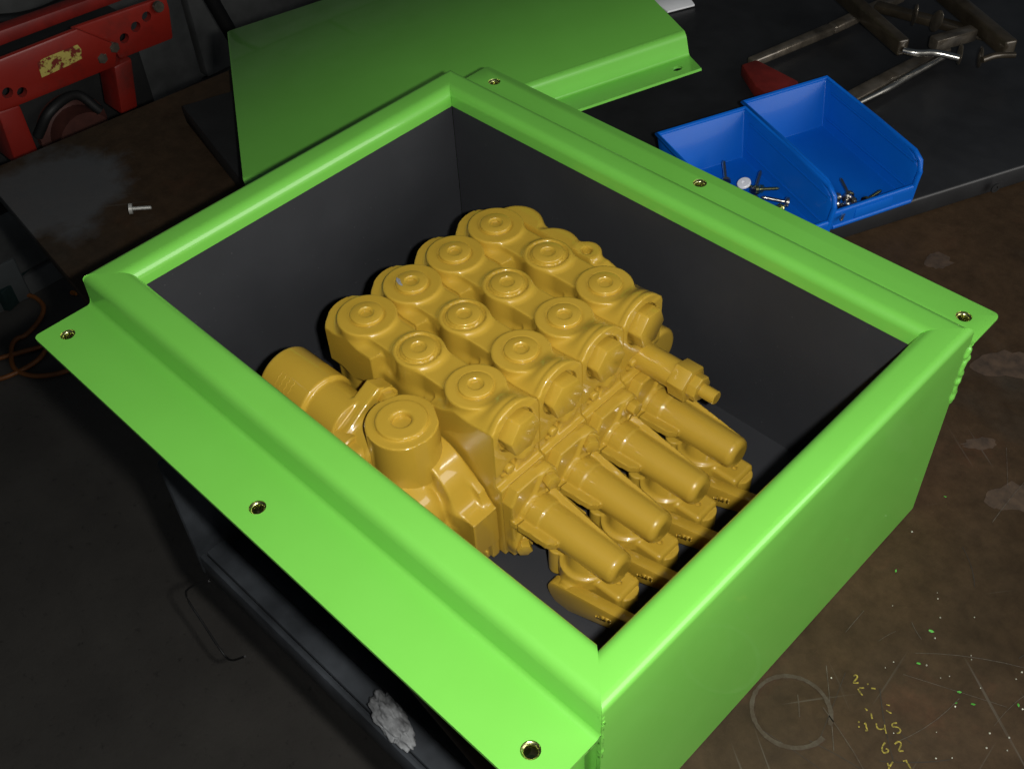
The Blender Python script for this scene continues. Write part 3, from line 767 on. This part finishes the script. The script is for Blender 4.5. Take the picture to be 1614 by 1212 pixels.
# ================================================================== THINGS ON THE BENCH
ZP = .020
def slab(name, poly, z0, z1, mat, label, cat):
    bm = bmesh.new(); add_prism(bm, poly, z0, z1); return tag(bm_obj(name, bm, mat, None, 35, .0015), label, cat)
slab('rubber_mat', [(-.334, .2552), (-.02, .1805), (-.02, .40), (-.29, .41), (-.318, .303)], .0005, ZP, RUBBER, 'black rubber mat showing under the left edge of the green lid', 'mat')
pan = empty('steel_sheet', 'thick black painted steel sheet on which the blue bins and clamps lie', 'steel panel')
bm = bmesh.new()
pd = np.array([.40, .916]) / np.linalg.norm([.40, .916]); pa = np.array([.214, .4705]) - .152 * pd
pb = pa + 1.15 * pd
add_prism(bm, [tuple(pa), tuple(pb), (pb[0] - 1.1, pb[1] + .35), (-.30, .46), (-.29, .412), (-.01, .402), (-.01, .356)], .0005, ZP)
face = bm_obj('panel_top', bm, BLACKP, pan, 35, .0025, 3)
hb = bp(1568, 297, 2, .010); pn = np.array([pd[1], -pd[0]])
bm = bmesh.new(); add_lathe(bm, [(.0042, 0), (.0042, .0012), (.0022, .0013), (.002, .0004)], 20, Matrix.Translation((hb[0], hb[1], .0105)) @ Matrix.Rotation(math.atan2(pn[1], pn[0]), 4, 'Z') @ Matrix.Rotation(PI / 2, 4, 'Y'))
bm_obj('edge_grommet', bm, RUBBER, pan, 35)

# ---- blue bins
def make_bin(L=.140, Wd=.086, H=.043):
    bm = bmesh.new()
    # outline stations along x (forward): bottom half-width, top half-width, wall-top height
    st = []
    t = .0024
    def shell(off):
        # returns rows of verts: for each station: left top, left bottom, right bottom, right top
        rows = []
        for x, h, tp in ((-.010 + off, H, 0), (0.0 + off * .5, .0 + off, 1)):
            pass
        return rows
    N = 14; outer = []; inner = []
    for i in range(N + 1):
        f = i / N; x = f * L
        h = H
        if f > .80: h = H - (H - .020) * ((f - .80) / .20) ** 2.4 * .55
        wt = Wd / 2 - .0005; wb = Wd / 2 - .0035
        outer.append([(x - .010 * (1 - f) * 1, -wt, h), (x, -wb, 0), (x, wb, 0), (x - .010 * (1 - f), wt, h)])
        xi = t + f * (L - 2 * t)
        inner.append([(xi - .010 * (1 - f), -wt + t, h), (xi, -wb + t, t), (xi, wb - t, t), (xi - .010 * (1 - f), wt - t, h)])
    O = [[bm.verts.new(p) for p in r] for r in outer]; I = [[bm.verts.new(p) for p in r] for r in inner]
    for i in range(N):
        for j in range(3):
            bm.faces.new((O[i][j], O[i + 1][j], O[i + 1][j + 1], O[i][j + 1]))
            bm.faces.new((I[i][j + 1], I[i + 1][j + 1], I[i + 1][j], I[i][j]))
        bm.faces.new((O[i][0], I[i][0], I[i + 1][0], O[i + 1][0])); bm.faces.new((O[i][3], O[i + 1][3], I[i + 1][3], I[i][3]))
    bm.faces.new((O[0][0], O[0][1], O[0][2], O[0][3])); bm.faces.new((I[0][3], I[0][2], I[0][1], I[0][0])); bm.faces.new((O[0][0], O[0][3], I[0][3], I[0][0]))
    # low front lip
    lipz = .015
    def lv(r, j, z): a = Vector(r[j].co); b_ = Vector(r[j + 1 if j == 0 else j - 1].co); f = z / max(a.z, 1e-6); return bm.verts.new(b_ + (a - b_) * f)
    o0, o3 = lv(O[N], 0, lipz), lv(O[N], 3, lipz); i0, i3 = lv(I[N], 0, lipz), lv(I[N], 3, lipz)
    bm.faces.new((o0, O[N][1], O[N][2], o3)[::-1]); bm.faces.new((i0, I[N][1], I[N][2], i3)); bm.faces.new((o0, o3, i3, i0))
    bm.faces.new((O[N][0], I[N][0], i0, o0)); bm.faces.new((O[N][3], o3, i3, I[N][3]))
    return bm
bs = np.array([.372, .928]); bs /= np.linalg.norm(bs); bd = np.array([bs[1], -bs[0]])
brot = math.atan2(bd[1], bd[0])
def bin_at(front_mid, label, L=.125, first=None):
    p = np.array(front_mid) - L * bd
    r = empty('parts_bin', label, 'parts bin', (p[0], p[1], ZP + .0006), (0, 0, brot), 'blue plastic parts bins')
    body = make_bin(L)
    bo = bm_obj('bin_body', body, BLUE, r, 50, .0007)
    H = .043; Wd = .086
    bm = bmesh.new()                       # rolled rim along the back and both side tops
    path = [(L * .985, -Wd / 2 + .001, H - .0145), (L * .965, -Wd / 2 + .0008, H - .005), (L * .90, -Wd / 2 + .0006, H - .001), (L * .5, -Wd / 2 + .0006, H), (-.0095, -Wd / 2 + .0006, H), (-.0095, Wd / 2 - .0006, H), (L * .5, Wd / 2 - .0006, H), (L * .90, Wd / 2 - .0006, H - .001), (L * .965, Wd / 2 - .0008, H - .005), (L * .985, Wd / 2 - .001, H - .0145)]
    tube(bm, path, .0022, 8); bm_obj('rim', bm, BLUE, r, 50)
    bm = bmesh.new()
    for s in (-1, 1):
        tube(bm, [(L - .002, s * (Wd / 2 - .0040), .002), (L - .0015, s * (Wd / 2 - .0028), .02), (L * .985, s * (Wd / 2 - .0008), H - .0135)], .0024, 8)
    tube(bm, [(L - .002, -Wd / 2 + .0040, .0152), (L - .002, Wd / 2 - .0040, .0152)], .0022, 8)
    tube(bm, [(L - .001, -Wd / 2 + .0050, .002), (L - .001, Wd / 2 - .0050, .002)], .0024, 8)
    bm_obj('front_lip', bm, BLUE, r, 50)
    bm = bmesh.new()                       # ribs along the inside of the walls
    for s in (-1, 1):
        for z in (.012, .036):
            y = s * (Wd / 2 - .0035 + .003 * z / H - .0026); tube(bm, [(.004, y, z), (L * .95, y, z)], .0012, 6)
    bm_obj('wall_rib', bm, BLUE, r, 50)
    bm = bmesh.new(); add_box(bm, (L - .0008, -.018, .0045), (L + .0009, .018, .0135)); bm_obj('label_holder', bm, BLUE, r, 35, .0006)
    return r, L
f2 = (bp(1312, 358, 2, ZP + .002)[:2] + bp(1447, 327, 2, ZP + .002)[:2]) / 2
bin2, _ = bin_at(np.array([.1297, .5802]) + .125 * bd, 'blue plastic parts bin on the right, wholly in view with screws near its lip')
b2back = f2 - .140 * bd
f1 = np.array([.1297, .5802]) + .125 * bd - .0875 * bs + .008 * bd
bin1, _ = bin_at(f1, 'left-hand blue parts bin half hidden behind the green box flange')

# ---- screws lying in the bins and on the bench
def screw_bm(L=.022, r=.0016, hr=.0042):
    bm = bmesh.new()
    pr = [(hr, 0), (hr, .0022), (hr * .8, .0030), (r, .0031)]
    z = .0031
    for k in range(10): pr += [(r * (1.0 if k % 2 else .86), z + .0004 + k * (L - .004) / 10)]
    pr += [(r * .3, L)]
    add_lathe(bm, pr, 14); return bm
so = bm_obj('screw', screw_bm(), STEEL, None, 40); SCM = so.data; bpy.data.objects.remove(so)
so = bm_obj('screw', screw_bm(.020, .0016, .0036), ZINC, None, 40); SCZ = so.data; bpy.data.objects.remove(so)
def put_screw(me, loc, rz, tilt, label, group):
    o = bpy.data.objects.new('screw', me); COL.objects.link(o); o.location = loc; o.rotation_euler = (PI / 2 + tilt, 0, rz); tag(o, label, 'screw', group); return o
def in_bin(b, x, y, z): return b.matrix_basis @ Vector((x, y, z)) if False else Matrix.Translation(b.location) @ Matrix.Rotation(brot, 4, 'Z') @ Vector((x, y, z))
for i in range(9):
    p = in_bin(bin2, random.uniform(.085, .118), random.uniform(-.028, .006), .0048 + .0022 * (i % 4))
    put_screw(SCM if i % 3 else SCZ, p, random.uniform(0, 6.28), random.uniform(-.25, .1), 'small machine screw in the heap near the lip of the right blue bin', 'screws in the right bin')
for i in range(12):
    p = in_bin(bin1, random.uniform(.035, .09), random.uniform(-.005, .028), .0048 + .0022 * (i % 5))
    put_screw(SCM if i % 3 else SCZ, p, random.uniform(0, 6.28), random.uniform(-.4, .1), 'small machine screw in the heap in the left blue bin', 'screws in the left bin')
wc = bp(1173, 290, 2, ZP + .014)
bm = bmesh.new(); add_lathe(bm, [(.0058, 0), (.0058, .0014), (.0052, .0020), (.0016, .0021), (.0014, .0012)], 28)
o = bm_obj('cap_washer', bm, WHITE, None, 35); o.location = wc; o.rotation_euler = (.35, -.15, 0); tag(o, 'small round white plastic cap on the screws in the left blue bin', 'plastic cap')
s0, s1 = bp(203, 331, 2, .004), bp(234, 329, 2, .002)
bm = bmesh.new(); add_lathe(bm, [(.0030, 0), (.0048, .0004), (.0048, .0034), (.0016, .0036), (.0016, .019), (.0008, .0196)], 16)
o = bm_obj('screw', bm, plain('dull_white_zinc', (.45, .45, .42), .4, .3), None, 35); dv = Vector(s1 - s0); o.location = (s0[0], s0[1], .0050); dv.z = -.002
o.rotation_euler = dv.to_track_quat('Z', 'Y').to_euler(); tag(o, 'single pale round-headed screw lying alone on the bare bench at the far left', 'screw')

# ---- clamp with two long arms (red pad) and the dark folding tool over it
def P3(px, py, z): return Vector(bp(px, py, 2, z))
def bar(bm, a, b, wd, h, taper=1.0):
    a, b = Vector(a), Vector(b); t = (b - a); L = t.length; t.normalize(); s = t.cross(Vector((0, 0, 1))).normalized(); u = s.cross(t)
    vs = []
    for p, k in ((a, 1.0), (b, taper)):
        for i, j in ((-1, -1), (1, -1), (1, 1), (-1, 1)): vs.append(bm.verts.new(p + s * i * wd * .5 * k + u * j * h * .5))
    for f in ((3, 2, 1, 0), (4, 5, 6, 7), (0, 1, 5, 4), (1, 2, 6, 5), (2, 3, 7, 6), (3, 0, 4, 7)): bm.faces.new([vs[i] for i in f])
clamp = empty('frame_clamp', 'dark steel clamp with two long arms and a dull red end, behind the blue bins', 'clamp')
bm = bmesh.new(); bar(bm, P3(1182, 100, .028), P3(1310, 46, .028), .010, .009, 1.2); bar(bm, P3(1310, 46, .0282), P3(1420, -6, .0284), .0120, .009, 1.1)
bm_obj('clamp_arm', bm, DARKSTEEL, clamp, 35, .0025, 3)
bm = bmesh.new(); bar(bm, P3(1336, 160, .027), P3(1490, 78, .027), .016, .010, .9); bm_obj('clamp_arm', bm, DARKSTEEL, clamp, 35, .0025, 3)
bm = bmesh.new(); tube(bm, smooth_path([P3(1346, 166, .029), P3(1395, 142, .030), P3(1440, 116, .030), P3(1490, 88, .032)], 5), [.0026] * 5 + [.0034] * 11, 10); bm_obj('chrome_rod', bm, STEEL, clamp, 50)
bm = bmesh.new(); rp = [P3(1168, 106, .030), P3(1192, 98, .030), P3(1225, 115, .030), P3(1258, 132, .030), P3(1256, 158, .030), P3(1215, 158, .030), P3(1190, 140, .030)]
add_prism(bm, [(q.x, q.y) for q in rp], .0206, .033); bm_obj('red_pad', bm, DREDS, clamp, 35, .002)
fold = empty('folding_bracket', 'dark folding steel bracket with wing nuts at the upper right of the panel', 'steel bracket')
bm = bmesh.new(); bar(bm, P3(1322, -14, .052), P3(1424, 76, .052), .011, .016); bm_obj('side_bar', bm, BRN, fold, 35, .0022, 3)
bm = bmesh.new(); bar(bm, P3(1478, -18, .050), P3(1592, 78, .050), .013, .016); bm_obj('side_bar', bm, BRN, fold, 35, .0022, 3)
bm = bmesh.new(); tube(bm, smooth_path([P3(1424, 80, .050), P3(1445, 84, .050), P3(1475, 84, .050), P3(1512, 92, .049)], 5), .0032, 10); bm_obj('cross_rod', bm, STEEL, fold, 50)
bm = bmesh.new(); tube(bm, smooth_path([P3(1548, 95, .048), P3(1570, 88, .049), P3(1600, 87, .049)], 5), .0030, 10); bm_obj('cross_rod', bm, BRN, fold, 50)
for q in ((1513, 86), (1545, 91)):
    bm = bmesh.new(); c = P3(q[0], q[1], .046)
    bmesh.ops.create_uvsphere(bm, u_segments=14, v_segments=8, radius=.009, matrix=Matrix.Translation(c) @ Matrix.Rotation(.7, 4, 'Z') @ Matrix.Diagonal((.16, .8, 1.15, 1))); bm_obj('clip_plate', bm, DARKSTEEL, fold, 50)
for q, rz in (((1442, 24), .6), ((1476, 34), 1.0)):
    bm = bmesh.new(); c = P3(q[0], q[1], .050)
    bmesh.ops.create_uvsphere(bm, u_segments=16, v_segments=10, radius=.0125, matrix=Matrix.Translation(c) @ Matrix.Rotation(rz, 4, 'Z') @ Matrix.Rotation(.5, 4, 'X') @ Matrix.Diagonal((.14, .62, 1.15, 1))); bm_obj('wing_nut', bm, DARKSTEEL, fold, 50)
bm = bmesh.new(); bar(bm, P3(1380, 10, .040), P3(1560, 58, .040), .012, .008); bm_obj('cross_bar', bm, BRN, fold, 35, .002)
bm = bmesh.new(); bar(bm, P3(1470, 70, .046), P3(1534, 52, .046), .012, .012); bm_obj('pivot_block', bm, DARKSTEEL, fold, 35, .0015)
# paper tag behind the lid
bm = bmesh.new(); q = [P3(1030, 4, .0215), P3(1052, 21, .0215), P3(1095, 10, .0215), P3(1082, -8, .0215), P3(1046, -10, .0215)]
add_prism(bm, [(v.x, v.y) for v in q], .0212, .0232); tag(bm_obj('paper_card', bm, WHITE, None, 35, .0004), 'small white card lying just behind the corner of the green lid', 'card')

# ================================================================== RED MACHINE behind the bench
XR = -.60
red = empty('machine_frame', 'red painted steel machine frame standing behind the bench at upper left', 'machine frame')
def plate(name, pix, x, depth, mat, par, holes=(), bev=.003):
    bm = bmesh.new(); pts = [bp(px, py, 0, x) for px, py in pix]
    add_prism(bm, [(p[1], p[2]) for p in pts], x - depth, x, Matrix(((0, 0, 1, 0), (1, 0, 0, 0), (0, 1, 0, 0), (0, 0, 0, 1))))
    o = bm_obj(name, bm, mat, par, 35, bev)
    if holes:
        cb = bmesh.new()
        for hx, hy, hr in holes:
            p = bp(hx, hy, 0, x); add_lathe(cb, [(hr, -.03), (hr, .03)], 20, TX(x, p[1], p[2], 'x'))
        boolean_cut(o, cb)
    return o
plate('front_plate', [(-30, 106), (122, 46), (186, 72), (184, 106), (30, 168), (-30, 190)], XR, .008, RED, red, [(12, 147, .0062), (35, 146, .0058)])
plate('side_plate', [(112, 46), (262, -6), (268, 14), (274, 62), (190, 95), (176, 72)], XR - .0085, .008, RED, red, [(231, 27, .006), (214, 43, .0062), (196, 61, .006)])
plate('leg_plate', [(180, 106), (208, 92), (218, 170), (192, 182)], XR - .001, .04, RED, red)
plate('leg_plate', [(-4, 178), (32, 166), (60, 236), (70, 262), (26, 262)], XR - .001, .04, RED, red)
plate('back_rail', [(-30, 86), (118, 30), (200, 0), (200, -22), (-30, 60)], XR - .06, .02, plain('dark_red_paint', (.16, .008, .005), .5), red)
for hx, hy in ((181, 76), (162, 93), (251, 12)):
    p = bp(hx, hy, 0, XR); bm = bmesh.new(); add_lathe(bm, [(.0066, 0), (.0066, .004), (.0055, .0055)], 6 if hx != 251 else 20, TX(XR - .004, p[1], p[2], 'x')); bm_obj('frame_bolt', bm, DARKSTEEL, red, 30)
mt, nt, b = nmat('worn_yellow_sticker'); n = noise(nt, 75, 6, .7); r = ramp(nt, n.outputs[0], [(.40, (.42, .35, .08)), (.50, (.30, .24, .05)), (.535, (.14, .012, .006))]); r.color_ramp.interpolation = 'CONSTANT'
link(nt, r.outputs[0], b.inputs['Base Color']); b.inputs['Roughness'].default_value = .6
plate('warning_sticker', [(59, 100), (68, 93), (122, 71), (128, 78), (129, 93), (110, 103), (66, 123)], XR + .0006, .0004, mt, red, (), 0)
# motor of the machine, in the gap under the plate
bm = bmesh.new(); c = bp(118, 205, 0, XR - .08); add_lathe(bm, [(.03, 0), (.045, .004), (.045, .03), (.034, .034), (.034, .06)], 32, TX(c[0] - .03, c[1], c[2], 'x')); bm_obj('motor_drum', bm, plain('dull_red_brown', (.07, .022, .016), .55), red, 40)
bm = bmesh.new(); tube(bm, smooth_path([bp(60, 215, 0, XR - .06), bp(80, 175, 0, XR - .05), bp(120, 150, 0, XR - .06), bp(158, 175, 0, XR - .05)], 6), .006, 8); bm_obj('motor_hose', bm, WIRE, red, 50)
bm = bmesh.new(); add_box(bm, (XR - .20, c[1] - .14, c[2] - .07), (XR - .09, c[1] + .12, c[2] + .10)); bm_obj('motor_housing', bm, plain('sooty_black', (.008, .008, .008), .7), red, 35, .008)
bm = bmesh.new(); add_box(bm, (XR - .05, c[1] + .07, -.85), (XR - .01, c[1] + .11, c[2] - .02)); 
o = bm_obj('frame_foot', bm, RED, red, 35, .003)
# cable on the wall behind
bm = bmesh.new(); tube(bm, smooth_path([bp(-20, 34, 0, -1.25), bp(30, 30, 0, -1.25), bp(75, 18, 0, -1.25), bp(125, -8, 0, -1.25)], 6), .011, 8); tag(bm_obj('wall_cable', bm, WIRE, None, 50), 'thick black cable hanging in front of the wall at top left corner', 'cable')
# black steel post behind the lid
bm = bmesh.new(); q = [bp(318, -10, 0, -1.15), bp(336, -10, 0, -1.15), bp(372, 55, 0, -1.15), bp(372, 90, 0, -1.15)]
tube(bm, [bp(322, -20, 0, -1.2), bp(368, 60, 0, -1.2), bp(392, 120, 0, -1.2)], .014, 8); tag(bm_obj('conduit_pipe', bm, WIRE, None, 50), 'black pipe running down the wall beside the green lid', 'pipe')

# ================================================================== LEFT: cabinet, cords; below: open drawer with rag
c1 = bp(0, 345, 2, -.25); c2 = bp(22, 420, 2, -.25)
cab = empty('steel_cabinet', 'grey steel cabinet on the floor at the left edge', 'cabinet')
bm = bmesh.new(); pts = [bp(-60, 335, 2, -.75), bp(4, 345, 2, -.75), bp(22, 408, 2, -.75), bp(-60, 446, 2, -.75)]
add_prism(bm, [(p[0], p[1]) for p in pts], -.849, -.75); bm_obj('cabinet_body', bm, GREYCAB, cab, 35, .004)
bm = bmesh.new(); pts = [bp(-60, 452, 2, -.80), bp(24, 412, 2, -.80), bp(56, 380, 2, -.80), bp(48, 420, 2, -.80), bp(2, 462, 2, -.80)]
add_prism(bm, [(p[0], p[1]) for p in pts], -.849, -.80); bm_obj('cabinet_foot_plate', bm, plain('dark_teal_paint', (.012, .03, .028), .5), cab, 35, .003)
cord = bmesh.new()
def fl_(px, py): return bp(px, py, 2, -.842)
tube(cord, smooth_path([fl_(-20, 475), fl_(20, 466), fl_(48, 466), fl_(66, 478), fl_(68, 492), fl_(58, 510), fl_(40, 528), fl_(25, 535), fl_(18, 550), fl_(22, 580), fl_(50, 592), fl_(85, 590), fl_(120, 580)], 6), .0045, 8)
tube(cord, smooth_path([fl_(-20, 570), fl_(30, 556), fl_(60, 548), fl_(120, 535)], 6), .0045, 8)
tube(cord, smooth_path([fl_(-20, 602), fl_(10, 594), fl_(40, 580), fl_(62, 565), fl_(74, 548)], 6), .0045, 8)
tag(bm_obj('extension_cord', cord, CORD, None, 50), 'orange-brown cable loosely coiled on the dark floor at the left', 'cord')
bm = bmesh.new(); p0 = fl_(112, 461); bar(bm, Vector(p0), Vector(fl_(121, 463)), .007, .006); tag(bm_obj('metal_offcut', bm, plain('orange_plastic', (.5, .16, .02), .5), None, 35), 'tiny orange scrap on the floor beside the box corner', 'scrap')
# open drawer tray hung below the bench edge
tray = empty('open_drawer', 'dark open steel drawer sticking out below the left flange of the box', 'drawer')
def tbox(lo, hi, nm='drawer_wall', mat=TRAY, bev=.003):
    bm = bmesh.new(); add_box(bm, lo, hi); return bm_obj(nm, bm, mat, tray, 35, bev)
tbox((0.006, -.003, -.150), (.60, .003, -.122)); tbox((0.006, .0035, -.128), (.60, .022, -.1235), 'drawer_rim'); tbox((0.010, .0225, -.150), (.60, .040, -.127), 'inner_rail')
tbox((0.0, -.003, -.150), (.0055, .30, -.01), 'end_panel'); tbox((0.006, .0405, -.30), (.60, .30, -.296), 'drawer_floor', RUBBER)
tbox((0.02, .044, -.13), (.60, .30, -.10), 'upper_drawer', RUBBER)
# rag on the drawer rim
rp = [bp(x, y, 2, -.118) for x, y in ((585, 1105), (600, 1125), (615, 1150), (628, 1172), (640, 1188))]
bm = bmesh.new(); bmesh.ops.create_icosphere(bm, subdivisions=5, radius=1.0)
cc = (rp[0] + rp[4]) / 2; dr = Vector(rp[4] - rp[0]); L = dr.length; ang = math.atan2(dr.y, dr.x)
from mathutils import noise as mn
for v in bm.verts:
    q = v.co.copy(); k = 1 + .28 * mn.noise(q * 2.2) + .16 * mn.noise(q * 5.5) + .06 * mn.noise(q * 13); v.co = Vector((q.x * L * .50 * k, q.y * .0095 * k, q.z * .009 * k))
o = bm_obj('crumpled_rag', bm, CLOTH, None, 0); o.location = (cc[0], cc[1] + .004, -.1125); o.rotation_euler = (0, 0, ang); tag(o, 'crumpled pale grey rag lying in the open drawer', 'rag')
# wire hook below the bench
bm = bmesh.new(); wp = [(330, 915), (302, 924), (294, 940), (322, 985), (352, 1030), (366, 1040), (386, 1034)]
tube(bm, smooth_path([bp(x, y, 1, .004) for x, y in wp], 5), .0011, 6); tag(bm_obj('wire_hook', bm, WIRE, None, 50), 'bent black wire loop hanging below the open drawer', 'wire loop')
